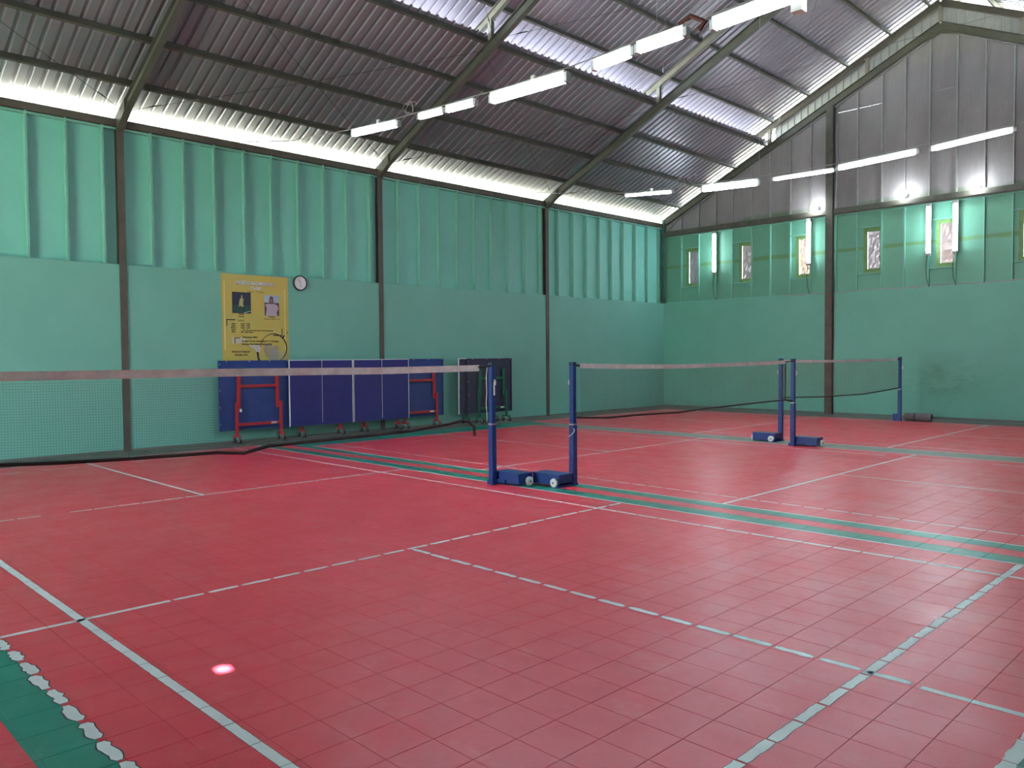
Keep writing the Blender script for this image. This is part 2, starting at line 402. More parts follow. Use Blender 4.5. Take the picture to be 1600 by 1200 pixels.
# windows
for i, (n, (a, b)) in enumerate(sorted(WIN.items())):
    pane = bpy.data.materials.new('plastic_film'); pane.use_nodes = True; k = NT(pane)
    p = k.pos(); f = k.ramp(k.noise(p, 4+i, 4, .7, (5, 5, 1.2)), .35, .7)
    cols = [((.20,.19,.21),(.26,.24,.26)),((.22,.18,.18),(.33,.26,.25)),((.10,.06,.05),(.90,.66,.50)),((.28,.23,.24),(.36,.29,.31)),((.24,.16,.13),(.62,.42,.33)),((.5,.42,.3),(.9,.8,.62))][i]
    wm = (.10,.13,.30,.13,.17,.5)[i]; cols = tuple(tuple(q*wm*(.5 if j == 0 else 1) for q in cc) for j, cc in enumerate(cols)); c = k.mix(f, *cols); tr = k.n('ShaderNodeBsdfTranslucent'); k.l(c, tr.inputs[0])
    df = k.n('ShaderNodeBsdfGlossy'); df.inputs['Roughness'].default_value = .35; df.inputs[0].default_value = (.30,.27,.30,1)
    mx = k.n('ShaderNodeMixShader'); mx.inputs[0].default_value = .72; k.l(tr.outputs[0], mx.inputs[1]); k.l(df.outputs[0], mx.inputs[2])
    k.l(mx.outputs[0], k.t.nodes['Material Output'].inputs[0])
    w = MB(); w.box((a-.10, YB-.006, 3.84), (a, YB, 5.05)); w.box((b, YB-.006, 3.84), (min(b+.07, FB[n+1]-.015), YB, 5.05))
    w.box((a, YB-.006, 3.84), (b, YB, 3.95)); w.box((a, YB-.006, 4.94), (b, YB, 5.05))
    w = w.build('window_%d' % (i+1), far_border, kind='structure')
    # crumpled film pane
    m = MB(); nx, nz = 6, 12; rr = random.Random(i)
    for iz in range(nz+1):
        for ix in range(nx+1):
            e = 0 if ix in (0, nx) or iz in (0, nz) else rr.uniform(-.012, .012)
            m.v.append((a+.003+(b-a+.017)*ix/nx, YB+.022+e, 3.94+1.01*iz/nz))
    for iz in range(nz):
        for ix in range(nx): q = iz*(nx+1)+ix; m.f.append((q, q+1, q+nx+2, q+nx+1))
    m.build('pane', pane, w)
# steel along the walls
def struct_trim(n, mb, m): return mb.build('trim_%d' % n, m, kind='structure')
struct_trim(1, MB().box((XL-.12, YN, HB), (XL+.02, YF, HB+.13)), steel_b)
struct_trim(2, MB().box((XR-.02, YN, HB), (XR+.12, YF, HB+.13)), steel_b)
struct_trim(3, MB().ibeam((XL, YF-.03, (BZ0+BZ1)/2), (XR, YF-.03, (BZ0+BZ1)/2), .10, BZ1-BZ0, .014, (0,1,0)).box((XL+.1, YF-.085, BZ0), (XR-.1, YF-.075, BZ1)), steel)
struct_trim(4, MB().box((XL+.0, YF-.10, H2), (XL+.09, YF-.0, HB+.25)), blotchy('dark_green_post', (.035,.09,.07), (.05,.11,.085), 3, .5))
# dark dirty skirting where the walls meet the floor
struct_trim(5, MB().box((XL, YN, -.0), (XL+.012, YF, .035)), concrete)
struct_trim(6, MB().box((XL, YF-.012, 0), (XR, YF, .05)), concrete)

# ------------------------------------------------------------------ roof
ceil = bpy.data.objects.new('ceiling', None); C.objects.link(ceil); ceil['kind'] = 'structure'
hole_t = None
def rib_sheet(xa, xb, off, y0, ribs=4, mirror=False, pitch=.2, h=.034):
    m = MB(); prof = []
    for r in range(ribs): prof += [(r*pitch, 0), (r*pitch+.120, 0), (r*pitch+.140, h), (r*pitch+.180, h)]
    prof.append((ribs*pitch, 0))
    for x in (xa, xb):
        for y, dz in prof: m.v.append(((2*RX-x if mirror else x), y, zr(x)+off+dz))
    n = len(prof)
    for i in range(n-1): m.f.append((i, i+1, n+i+1, n+i))
    return m
HX, HY = 3.464, -2.245      # where a pin-hole of sun lands on the floor
xm = None
for it in range(60):
    t = (zr(HX + SUN_DIR.x*(xm or 8)) + OFFL)/SUN_DIR.z if xm else 8
    xm = t
hx, hy = HX+SUN_DIR.x*xm, HY+SUN_DIR.y*xm
up_hit = hx < 2*RX+3.93
if up_hit:
    for it in range(30): xm = (zr(HX+SUN_DIR.x*xm)+OFFU)/SUN_DIR.z
    hx, hy = HX+SUN_DIR.x*xm, HY+SUN_DIR.y*xm
for mirror in (False, True):
    for xa, xb, off in ((-8.45, -3.93, OFFL), (-4.80, -1.5, OFFU), (-1.7, RX, OFFU+.004)):
        me = rib_sheet(xa, xb, off, 0, mirror=mirror).mesh('roof_sheet', roof_m)
        y = -11.0
        while y < 18.55:
            ys_ = (2*RX-hx) if mirror else None
            if mirror and y <= hy < y+.8 and xa <= ys_ <= xb and ((off == OFFL) != up_hit):
                m = MB(); a, b = .032, .080
                for (p, q, r, s) in ((xa, ys_-a, 0, .8), (ys_+a, xb, 0, .8), (ys_-a, ys_+a, 0, hy-y-b), (ys_-a, ys_+a, hy-y+b, .8)):
                    m.add([(2*RX-X_, Y_, zr(X_)+off) for X_, Y_ in ((p, r), (q, r), (q, s), (p, s))], [(0,1,2,3)])
                link('roof_sheet', m.mesh('roof_sheet', roof_m), ceil, (0, y, 0))
            else: link('roof_sheet', me, ceil, (0, y, 0))
            y += .8
mb = MB(); mb.prism([(RX-.25, -11, zr(RX-.25)+OFFU+.04), (RX, -11, zr(RX)+OFFU+.07), (RX+.25, -11, zr(RX-.25)+OFFU+.04), (RX, -11, zr(RX)+OFFU+.05)], (0,29.5,0)); mb.build('ridge_cap', roof_m, ceil)
sld = Vector((1,0,SL)).normalized(); sln = Vector((-SL,0,1)).normalized()
for mirror in (False, True):
    for lst, base, hgt in ((PL, .21, .12), (PU, .755, .12)):
        for x in lst:
            X_ = 2*RX-x if mirror else x; z = zr(x)+base+hgt/2; s = -1 if mirror else 1
            m = MB(); w = .05; n_ = Vector((-SL*s,0,1)).normalized(); d_ = Vector((1*s,0,SL)).normalized(); c0 = Vector((X_,0,z))
            def pl(a, b, c, d):     # plate in purlin section coordinates
                ps = [c0+d_*a+n_*c, c0+d_*b+n_*c, c0+d_*b+n_*d, c0+d_*a+n_*d]
                m.prism([(p.x, YN-.4, p.z) for p in ps], (0, 18.42-YN+.4, 0))
            pl(-w/2, w/2, -hgt/2, -hgt/2+.004); pl(-w/2, w/2, hgt/2-.004, hgt/2); pl(w/2-.004, w/2, -hgt/2, hgt/2); pl(-w/2, -w/2+.003, -hgt/2, -hgt/2+.02)
            m.build('purlin', steel, ceil)
def brace(a, b, par):
    a, b = Vector(a), Vector(b); mid = [a+(b-a)*f - Vector((0,0,.03*4*f*(1-f))) for f in (0,.25,.5,.75,1)]
    m = MB().tube(mid, .004, 5); 
    for f in (.06, .16): q = a+(b-a)*f; q2 = a+(b-a)*(f+.035); m.tube([q, q+(q2-q)*.5, q2], [.004,.014,.004], 6)
    m.build('bracing_rod', wire_dk, par)
fr = [-4.57, 1.04, 6.65, 12.24, 17.78]
for y0, y1 in zip(fr, fr[1:]):
    for ya, yb in ((y0, y1), (y1, y0)):
        for s in (0, 1):
            f = (lambda x: x) if s == 0 else (lambda x: 2*RX-x)
            brace((f(-7.38), ya, zr(-7.38)+.12), (f(-4.1), yb, zr(-4.1)+.17), ceil); brace((f(-3.8), ya, zr(-3.8)+.17), (f(.3), yb, zr(.3)+.17), ceil)
# cladding strip between the gable rafter and its upper beam
cs = []
for mirror in (False, True):
    x = -3.80
    while x < RX-.02:
        x2 = min(x+.6, RX); prof = []
        q = x
        while q < x2-.001:
            for dx, dy in ((0,0),(.135,0),(.15,-.025),(.185,-.025)):
                if q+dx < x2: prof.append((q+dx, dy))
            q += .2
        prof.append((x2, 0)); m = MB()
        for px, dy in prof:
            X_ = 2*RX-px if mirror else px; m.v += [(X_, YF+.12+dy, zr(px)+.15), (X_, YF+.12+dy, zr(px)+.74)]
        for i in range(len(prof)-1): m.f.append((2*i, 2*i+2, 2*i+3, 2*i+1))
        m.build('cladding_sheet', strip_m, wf); x = x2

# ------------------------------------------------------------------ portal frames
def portal(y, label, gable=False, col=True):
    t = thing('portal_frame', label, 'steel frame', (0, y, 0), 0, 'portal frames across the hall')
    hw = .075
    for s in (-1, 1):
        X = XL if s < 0 else XR; f = (lambda x: x) if s < 0 else (lambda x: 2*RX-x)
        if col:
            m = MB().ibeam((X+s*.045, 0, 0), (X+s*.045, 0, HB+.05), .12, .13, .014, (1,0,0)); m.build('column', steel_b, t)
            m = MB(); x0 = XL
            m.prism([(f(x0-.10), -.06, HB-.05), (f(x0+.05), -.06, HB-.05), (f(x0+.42), -.06, zr(x0+.42)), (f(x0+.42), -.06, zr(x0+.42)+.2), (f(x0-.10), -.06, zr(x0-.10)+.2)], (0,.12,0)); m.build('haunch', steel, t)
        xa = XL+.3 if col else XL+.1
        m = MB().ibeam((f(xa), 0, zr(xa)+.1), (f(RX), 0, zr(RX)+.1), .11, .19, .012); m.build('rafter', steel, t)
        m = MB().ibeam((f(-4.75), 0, zr(-4.75)+.665), (f(RX), 0, zr(RX)+.665), .09, .155, .012); m.build('upper_beam', steel_pale if not gable else steel_b, t)
        for xs_ in (-3.88, -1.1):
            m = MB().ibeam((f(xs_), 0, zr(xs_)+.2), (f(xs_), 0, zr(xs_)+.58), .09, .09, .01, (0,1,0)); m.box((f(xs_)-.07, -.06, zr(xs_)+.575), (f(xs_)+.07, .06, zr(xs_)+.6)); m.build('strut', steel_pale, t)
    MB().ibeam((RX, 0, zr(RX)+.2), (RX, 0, zr(RX)+.58), .09, .09, .01, (0,1,0)).build('strut', steel_pale, t)
    MB().prism([(RX-.55, -.02, zr(RX-.55)-.0), (RX, -.02, zr(RX)-.09), (RX+.55, -.02, zr(RX-.55)), (RX, -.02, zr(RX)+.15)], (0,.04,0)).build('apex_plate', steel, t)
    return t
portal(1.04, 'brown steel portal frame at the left, its column left of the yellow poster')
portal(6.65, 'steel portal frame whose column rises behind the blue folded tables')
portal(12.24, 'steel portal frame whose column stands right of the dark folded table')
portal(-4.57, 'steel portal frame overhead at the camera end of the hall')
portal(17.78, 'gable rafter with short struts and pale cladding at the far wall peak', gable=True, col=False)
for x, lab in ((-2.075, 'tall brown steel column on the far green wall behind the nets'), (3.62, 'steel column on the far wall right of the last window')):
    t = thing('steel_column', lab, 'column', (x, YF-.09, 0))
    MB().ibeam((0, 0, 0), (0, 0, 3.34), .20, .12, .014, (0,1,0)).build('lower_shaft', blotchy('dirty_brown_steel', (.085,.055,.045), (.12,.085,.07), 3, .6), t)
    MB().ibeam((0, 0, 3.34), (0, 0, zr(x)), .20, .12, .014, (0,1,0)).build('upper_shaft', steel, t)

# ------------------------------------------------------------------ hanging lamps
def capsule(mb, a, b, ry, rz, n=12):
    a, b = Vector(a), Vector(b); d = (b-a).normalized(); L = (b-a).length
    side = d.cross(Vector((0,0,1)));
    side = side.normalized() if side.length > .1 else Vector((1,0,0)); u = side.cross(d)
    base = len(mb.v); rings = [(0,.45),(.015,.85),(.04,1),(L-.04,1),(L-.015,.85),(L,.45)]
    for q, sc in rings:
        for k in range(n):
            an = 2*math.pi*k/n; mb.v.append(tuple(a+d*q+(side*math.cos(an)*ry+u*math.sin(an)*rz)*sc))
    for i in range(len(rings)-1):
        for k in range(n): mb.f.append((base+i*n+k, base+i*n+(k+1)%n, base+(i+1)*n+(k+1)%n, base+(i+1)*n+k))
    mb.f.append(tuple(base+k for k in reversed(range(n)))); mb.f.append(tuple(base+5*n+k for k in range(n)))
    return mb
def hang_lamp(x0, x1, y, z0, z1, r, label, group, m=None, clip=False, box=False):
    cx, cz = (x0+x1)/2, (z0+z1)/2
    t = thing('tube_light', label, 'lamp', (cx, y, cz), 0, group); a = Vector((x0-cx, 0, z0-cz)); b = Vector((x1-cx, 0, z1-cz)); d = (b-a).normalized()
    MB().bar(a+Vector((0,0,r*.9)), b+Vector((0,0,r*.9)), r*1.3, .03).build('housing', white_pl, t)
    capsule(MB(), a+d*.02, b-d*.02, r, r*.8).build('diffuser', m or lamp_cool, t)
    MB().bar(a-d*.03, a+d*.015, r*1.2, r*1.5).build('end_cap', cap_grey, t); MB().bar(b-d*.015, b+d*.04, r*1.2, r*1.5).build('end_cap', cap_grey, t)
    if clip: MB().box((.1-.03, -.02, r), (.1+.03, .02, r+.07)).build('hanger_clip', white_pl, t)
    if box: MB().box((.25, -.05, -.16), (.36, .05, -.05)).build('sensor_box', white_pl, t)
    return t
YA, YBR = 3.24, 10.5
rowA = [(-3.54,-2.34,5.28,5.19,.055,'first hanging tube light from the left in the front row', True),
        (-1.82,-1.27,5.18,5.15,.045,'short tube light, left of the pair in the front row', False),
        (-1.19,-.61,5.145,5.115,.05,'short tube light, right of the pair in the front row', False),
        (-.26,1.05,5.08,5.04,.075,'long tube light of the front row left of the dark-ended lamp gap', True),
        (1.50,2.04,5.06,5.08,.065,'short bright tube light right of the long one in the front row', False),
        (2.12,2.73,5.09,5.10,.065,'bright tube light of the front row beside the thin hanger wire', False),
        (3.08,4.30,5.07,5.10,.07,'hanging tube light nearest the top edge in the front row', False)]
rowA[3] = rowA[3][:5] + ('longest tube light of the front row, in front of the middle rafter bay', True)
for i, r in enumerate(rowA): hang_lamp(r[0], r[1], YA, r[2], r[3], r[4], r[5], 'tube lights strung in the front row', clip=r[6], box=(i == 6))
rowB = [(-3.58,-2.33,5.27,5.17,.035,'thin tube light at the left end of the back row', lamp_dim),
        (-1.57,-.31,5.11,5.05,.07,'bright thick tube light over the sloping bright roof gap, back row', lamp_cool),
        (-.01,1.20,5.06,5.04,.035,'thin tube light in the back row, left of the far steel column', lamp_dim),
        (1.27,2.63,5.06,5.11,.05,'bright tube light in the back row, just right of the far steel column', lamp_cool),
        (2.85,4.07,5.11,5.19,.045,'rightmost tube light of the back row', lamp_dim)]
for i, r in enumerate(rowB): hang_lamp(r[0], r[1], YBR, r[2], r[3], r[4], r[5], 'tube lights strung in the back row', m=r[6], clip=(i == 0))
def cable(y, zw, ends, label, nm='lamp_cable'):
    pts = [Vector((XL+.02, y, zw))] + [Vector(p) for p in ends] + [Vector((XR-.02, y, zw))]
    return tag(MB().tube(pts, .008, 5).build(nm, wire), label, 'cable')
cable(YA, 5.93, [(-5.5,YA,5.55), (-3.60,YA,5.365), (-2.28,YA,5.275), (-1.8,YA,5.255), (-1.2,YA,5.225), (-.55,YA,5.205), (-.3,YA,5.19), (1.08,YA,5.155), (1.5,YA,5.165), (2.1,YA,5.19), (2.75,YA,5.20), (3.05,YA,5.185), (4.35,YA,5.215), (5.5,YA,5.4)], 'grey cable that carries the front row of tube lights')
cable(YBR, 6.0, [(-5.6,YBR,5.62), (-3.62,YBR,5.34), (-2.28,YBR,5.245), (-1.6,YBR,5.225), (-.27,YBR,5.165), (1.25,YBR,5.15), (2.7,YBR,5.21), (4.1,YBR,5.27), (6.5,YBR,5.6)], 'grey cable that carries the back row of tube lights')
def loop(x, y, z, label):
    pts = [(x+.16*math.cos(a)*(1-.04*k), y+.03*math.sin(a*1.7), z+.09*math.sin(a)) for k in range(15) for a in (k*.75,)]
    tag(MB().tube(pts, .006, 4).build('loose_cable_loop', wire), label, 'cable')
loop(-2.05, YA, 5.37, 'loose loop of cable above the front row gap at left'); loop(-2.10, YBR, 5.35, 'coil of cable right of the leftmost back-row tube')
loop(-1.80, YBR, 5.36, 'smaller coil of cable left of the bright back-row tube')
tag(MB().tube([(2.66,YA,5.2),(2.8,YA,5.25),(2.88,YA,5.2),(2.98,YA,5.14),(2.9,YA,5.08)], .028, 6).build('cable_joint', new_mat('rust_tape', (.09,.025,.02), .7)), 'rust-brown taped cable joint between two front-row tubes', 'cable joint')
tag(MB().tube([(2.37,YA,zr(-.9)+.75),(2.37,YA,5.15)], .004, 4).build('hanger_wire', wire), 'thin vertical wire down to the front-row tube lights', 'wire')
tag(MB().tube([(-.3,YBR,zr(-.3)+.75),(-.3,YBR,5.12)], .004, 4).build('hanger_wire', wire), 'thin vertical wire down to the back-row tube lights', 'wire')

# wall lamps: upright tubes and round bulbs on the far wall
for x, zt, lab in ((-5.70,5.44,'leftmost upright tube light on the far green wall'), (-2.69,5.45,'upright tube light just left of the far steel column'),
                   (.46,5.43,'left one of the two close upright tubes on the far wall'), (1.085,5.43,'right one of the two close upright tubes on the far wall')):
    t = thing('wall_tube_light', lab, 'lamp', (x, YF-.02, zt-1.26), 0, 'upright tube lights on the far wall')
    MB().box((-.055, -.045, 0), (.055, 0, 1.27)).build('housing', white_pl, t)
    capsule(MB(), (0, -.06, .06), (0, -.06, 1.20), .050, .032).build('diffuser', lamp_cool, t)
    MB().box((-.058, -.09, -.02), (.058, .0, .035)).build('end_cap', cap_grey, t); MB().box((-.058, -.09, 1.215), (.058, .0, 1.29)).build('end_cap', cap_grey, t)
    pts = [(-.03,-.03,0), (-.06,-.02,-.3), (-.04,-.02,-.6), (.02,-.02,-.82)]
    MB().tube(pts, .008, 5).build('lead', wire_dk, t)
for x, z, lab in ((-2.47,5.74,'round bright bulb left of the far steel column'), (-.11,5.78,'round bright bulb between the column and the paired tubes'), (1.57,5.72,'round bright bulb right of the paired wall tubes')):
    t = thing('bulb_lamp', lab, 'lamp', (x, YF-.13, z), 0, 'round bulbs along the far steel beam')
    m = MB(); n = 14; rings = [(math.sin(math.pi*i/8), math.cos(math.pi*i/8)) for i in range(0, 9)]
    m.tube([(0, -.08-.10*c-.0, -.0) for s, c in rings], [max(.004, .10*s) for s, c in rings], n).build('globe', bulb_m, t, smooth=True)
    MB().tube([(0,.02,0),(0,.0,0),(0,.0,0)][:2]+[(0,.05,0)], [.05,.05,.05], 10).build('socket', white_pl, t)
    MB().box((-.05,.03,-.06),(.05,.06,.06)).build('base', white_pl, t)
pts = [(XL+4.1, YF-.02, 3.375)]+[(-3.2+.55*k, YF-.02, 3.36+.012*math.sin(k*1.9)+.004*k) for k in range(20)]
tag(MB().tube(pts, .013, 5).build('wall_cable', wire), 'thin grey cable run along the ledge of the far wall', 'cable')
for x in (-2.93, .12):
    t = tag(MB().tube([(x-.06,YF-.03,3.42),(x,YF-.05,3.34),(x+.07,YF-.03,3.32),(x+.02,YF-.04,3.40)], .014, 5).build('cable_knot', wire), 'knot in the wall cable %s' % ('below the tube left of the column' if x < 0 else 'below the paired upright tubes'), 'cable knot')

# ------------------------------------------------------------------ net posts
def post_base(name, label, loc, rz, box=True, wheels=True, bar=False, label2=False):
    t = thing('net_post', label, 'net post', loc, rz, 'blue badminton net posts'); k = .037
    MB().box((-k, -k, .0), (k, k, .80)).build('lower_tube', blue, t)
    MB().box((-k*.84, -k*.84, .80), (k*.84, k*.84, 1.54)).build('upper_tube', blue, t)
    MB().box((-k*1.04, -k*1.04, .775), (k*1.04, k*1.04, .795)).build('collar', chrome, t)
    m = MB().box((-k*.9, -k*.9, 1.54), (k*.9, k*.9, 1.585)); m.build('cap', blue_dk, t)
    MB().tube([(-k-.005, 0, 1.36), (-k-.03, 0, 1.35), (-k-.03, 0, 1.30), (-k-.005, 0, 1.29)], .008, 5).build('cleat', white_pl, t)
    MB().box((-k-.006, -k-.006, 0), (k+.006, k+.006, .030)).build('foot_plate', blue, t)
    if box:
        b = MB().box((-.42, -.31, .025), (.035, -.06, .155)).build('ballast_box', blue, t)
        MB().box((-.425, -.315, .150), (.04, -.055, .162)).build('lid', blue, b)
        MB().box((-.02, -.34, .0), (.035, -.03, .05)).build('foot_bar', blue, t)
    if bar:
        MB().bar((-.035, -.047, .045), (-.19, -.047, .045), .025, .04).build('front_bar', blue, t)
        MB().bar((.048, -.02, .10), (.048, -.26, .055), .03, .03).build('brace', blue, t); MB().box((.03, -.34, .0), (.075, .03, .045)).build('side_bar', blue, t)
    if wheels:
        for (wx, wy, ax) in ((-.03, -.332, 'y'), (-.442, -.23, 'x')):
            w = MB(); r = .058; d = Vector((0,1,0)) if ax == 'y' else Vector((1,0,0)); c = Vector((wx, wy, .060))
            w.tube([c-d*.022, c-d*.014, c+d*.014, c+d*.022], [r*.8, r, r, r*.8], 18); w = w.build('wheel', white_pl, t)
            MB().tube([c-d*.030, c+d*.030], .010, 8).build('axle', black, w)
    return t
P1 = post_base('p', 'blue net post of the nearest court, left one of the close front pair', (-.02, 2.965, 0), math.pi, bar=True)
P2 = post_base('p', 'blue net post right of the front pair, its white wheel facing the camera', (.80, 3.62, 0), 0)
P3 = post_base('p', 'blue net post behind, left one of the distant pair', (.24, 10.36, 0), 0)
P4 = post_base('p', 'blue net post right one of the distant pair, brace bar at its foot', (.81, 9.70, 0), math.pi, bar=True)
P5 = post_base('p', 'lone blue net post near the far wall beside a rolled mat', (.22, 16.60, 0), math.pi, box=False, wheels=False)
MB().box((.045, -.10, .0), (.16, .02, .17)).build('ballast_block', blue, P5)
# white cord down post 1 and wire on post 2
m = MB().tube([(.04, .045, 1.52), (.055, .05, 1.40), (.045, .05, 1.2), (.06, .05, 1.05), (.045, .05, .92), (.05, .045, .82)], .0045, 5); m.build('white_cord', white_pl, P1)
MB().box((-.046, -.012, 1.16), (-.036, .006, 1.34)).build('white_sticker', white_pl, P1)
m = MB().tube([(.03+.05*math.sin(a), -.06+.06*math.cos(a)-.03, .74-.11*(a/3.0)*(1 if a < 2 else 1.0)) for a in [k*.35 for k in range(9)]], .004, 5); m.build('white_cord', white_pl, P2)

def net(x, ya, yb, top, bot, label, cells=True, sm=None, tapew=.075, tapez=None):
    """top/bot: functions of y"""
    t = thing('badminton_net', label, 'net', (x, ya, 0), 0, 'badminton nets'); n = 48; L = yb-ya
    m = MB(); base = 0
    Y = [L*i/n for i in range(n+1)]
    for side in (-.004, .004):
        for i, y in enumerate(Y): m.v += [(side, y, top(ya+y)), (side, y, top(ya+y)-tapew)]
    for i in range(n):
        a = 2*i; b = 2*(n+1)+2*i
        m.f += [(a, a+1, a+3, a+2), (b, b+2, b+3, b+1), (a, a+2, b+2, b), (a+1, b+1, b+3, a+3)]
    m.build('head_tape', tape, t)
    m = MB(); p = .0225; ny = int(L/p); r = .00075
    for i in range(ny+1):
        y = min(L, i*p); z1 = top(ya+y)-tapew; z0 = bot(ya+y); wob = .004*math.sin(i*.7)+.012*math.sin(i*.11)
        mid = (z0+z1)/2
        for (za, xa_, zb, xb_) in ((z1, 0, mid, .012+wob), (mid, .012+wob, z0, .004)):
            m.add([(xa_-r, y, za), (xa_+r, y-r, za), (xa_+r, y+r, za), (xb_-r, y, zb), (xb_+r, y-r, zb), (xb_+r, y+r, zb)], [(0,1,4,3),(1,2,5,4),(2,0,3,5)])
    rows = 30
    for k in range(1, rows):
        f = k/rows; pts = []
        for i in range(0, 37):
            y = L*i/36; z1 = top(ya+y)-tapew; z0 = bot(ya+y); wob = .004*math.sin(y*31)+.012*math.sin(y*4.9)
            s = 1-abs(2*f-1); pts.append((s*(.012+wob), y, z1+(z0-z1)*f))
        for a, b in zip(pts, pts[1:]): m.add([(a[0]-r,a[1],a[2]), (a[0]+r,a[1],a[2]-r), (a[0]+r,a[1],a[2]+r), (b[0]-r,b[1],b[2]), (b[0]+r,b[1],b[2]-r), (b[0]+r,b[1],b[2]+r)], [(0,1,4,3),(1,2,5,4),(2,0,3,5)])
    o = m.build('netting', sm or string, t, kind='stuff')
    return t
def interp(pts):
    def f(y):
        if y <= pts[0][0]: return pts[0][1]
        for (a, za), (b, zb) in zip(pts, pts[1:]):
            if y <= b: s = (y-a)/(b-a); return za+(zb-za)*s
        return pts[-1][1]
    return f
def cord(t, x, ya, pts, r, m, name='bottom_cord'):
    return MB().tube([(px-x, y-ya, z) for px, y, z in pts], r, 6).build(name, m, t)
b1 = [(-3.2,.82),(-2.57,.806),(-2.1,.78),(-1.63,.765),(-.74,.745),(-.47,.715),(-.2,.765),(.56,.775),(1.6,.79),(2.2,.835),(2.42,.885),(2.72,.90)]
N1 = net(0, -3.1, 2.72, interp([(-3.1,1.575),(-2.55,1.568),(-.3,1.562),(1.2,1.548),(2.72,1.556)]), interp(b1), 'nearest badminton net with pale tape, running off the left edge', tapew=.078)
cord(N1, 0, -3.1, [(0, y, z) for y, z in b1[:-2]]+[(0,2.42,.865),(.02,2.52,.845),(.03,2.60,.78),(.03,2.61,.66)], .018, maroon)
cord(N1, 0, -3.1, [(0, 2.70, 1.53), (-.01, 2.80, 1.535), (-.015, 2.93, 1.54)], .012, black, 'tie_rope'); cord(N1, 0, -3.1, [(0, 2.66, 1.55), (-.01, 2.75, 1.515), (-.01, 2.93, 1.555)], .006, black, 'tie_rope')
b2 = [(3.66,.87),(4.27,.832),(4.98,.832),(5.93,.812),(6.49,.826),(7.0,.834),(8.2,.846),(9.32,.853)]
N2 = net(.84, 3.72, 9.34, interp([(3.72,1.567),(4.6,1.545),(5.93,1.527),(7.5,1.535),(8.66,1.548),(9.34,1.56)]), interp(b2), 'middle badminton net between the front pair and the distant pair of posts', sm=string2, tapew=.062)
cord(N2, .84, 3.72, [(.84, y, z) for y, z in b2]+[(.83, 9.62, .83)], .014, maroon)
cord(N2, .84, 3.72, [(.80, 3.64, 1.545), (.83, 3.80, 1.535)], .016, black, 'tie_rope'); cord(N2, .84, 3.72, [(.84, 9.36, 1.53), (.82, 9.66, 1.54)], .014, black, 'tie_rope')
cord(N2, .84, 3.72, [(.84, 9.34, 1.54), (.845, 9.33, 1.2), (.84, 9.33, .85), (.82, 9.64, .80)], .010, black, 'side_cord')
b3 = [(10.45,.82),(10.97,.812),(12.43,.766),(14.45,.745),(15.6,.78),(16.55,.815)]
N3 = net(.20, 10.42, 16.5, interp([(10.42,1.56),(12.4,1.54),(14.4,1.537),(16.5,1.552)]), interp(b3), 'farthest badminton net in front of the far green wall', sm=string2, tapew=.055)
cord(N3, .20, 10.42, [(.20, y, z) for y, z in b3], .013, black)
cord(N3, .20, 10.42, [(.20, 16.48, 1.53), (.215, 16.58, 1.53)], .018, black, 'tie_rope')

# rolled mat beside the far post
t = thing('rolled_mat', 'dark grey rolled mat on the floor by the lone far post', 'mat', (.30, 16.72, .105))
m = MB(); pts = []
for i in range(60):
    a = i*.42; r = .018+.0032*i*.42/.42*.45; pts.append((r*math.cos(a), r*math.sin(a)))
MB().tube([(0,0,0),(.02,0,0),(.22,.0,0),(.25,0,0),(.27,0,0),(.52,0,0),(.60,0,0),(.62,0,0)], [.075,.095,.10,.094,.10,.104,.10,.09], 16).build('roll', mat_grey, t, smooth=True)
MB().tube([(.235,0,0),(.265,0,0)], .104, 16).build('strap', black, t); MB().tube([(.615,0,0),(.625,0,0)], .07, 14).build('end_core', black, t)

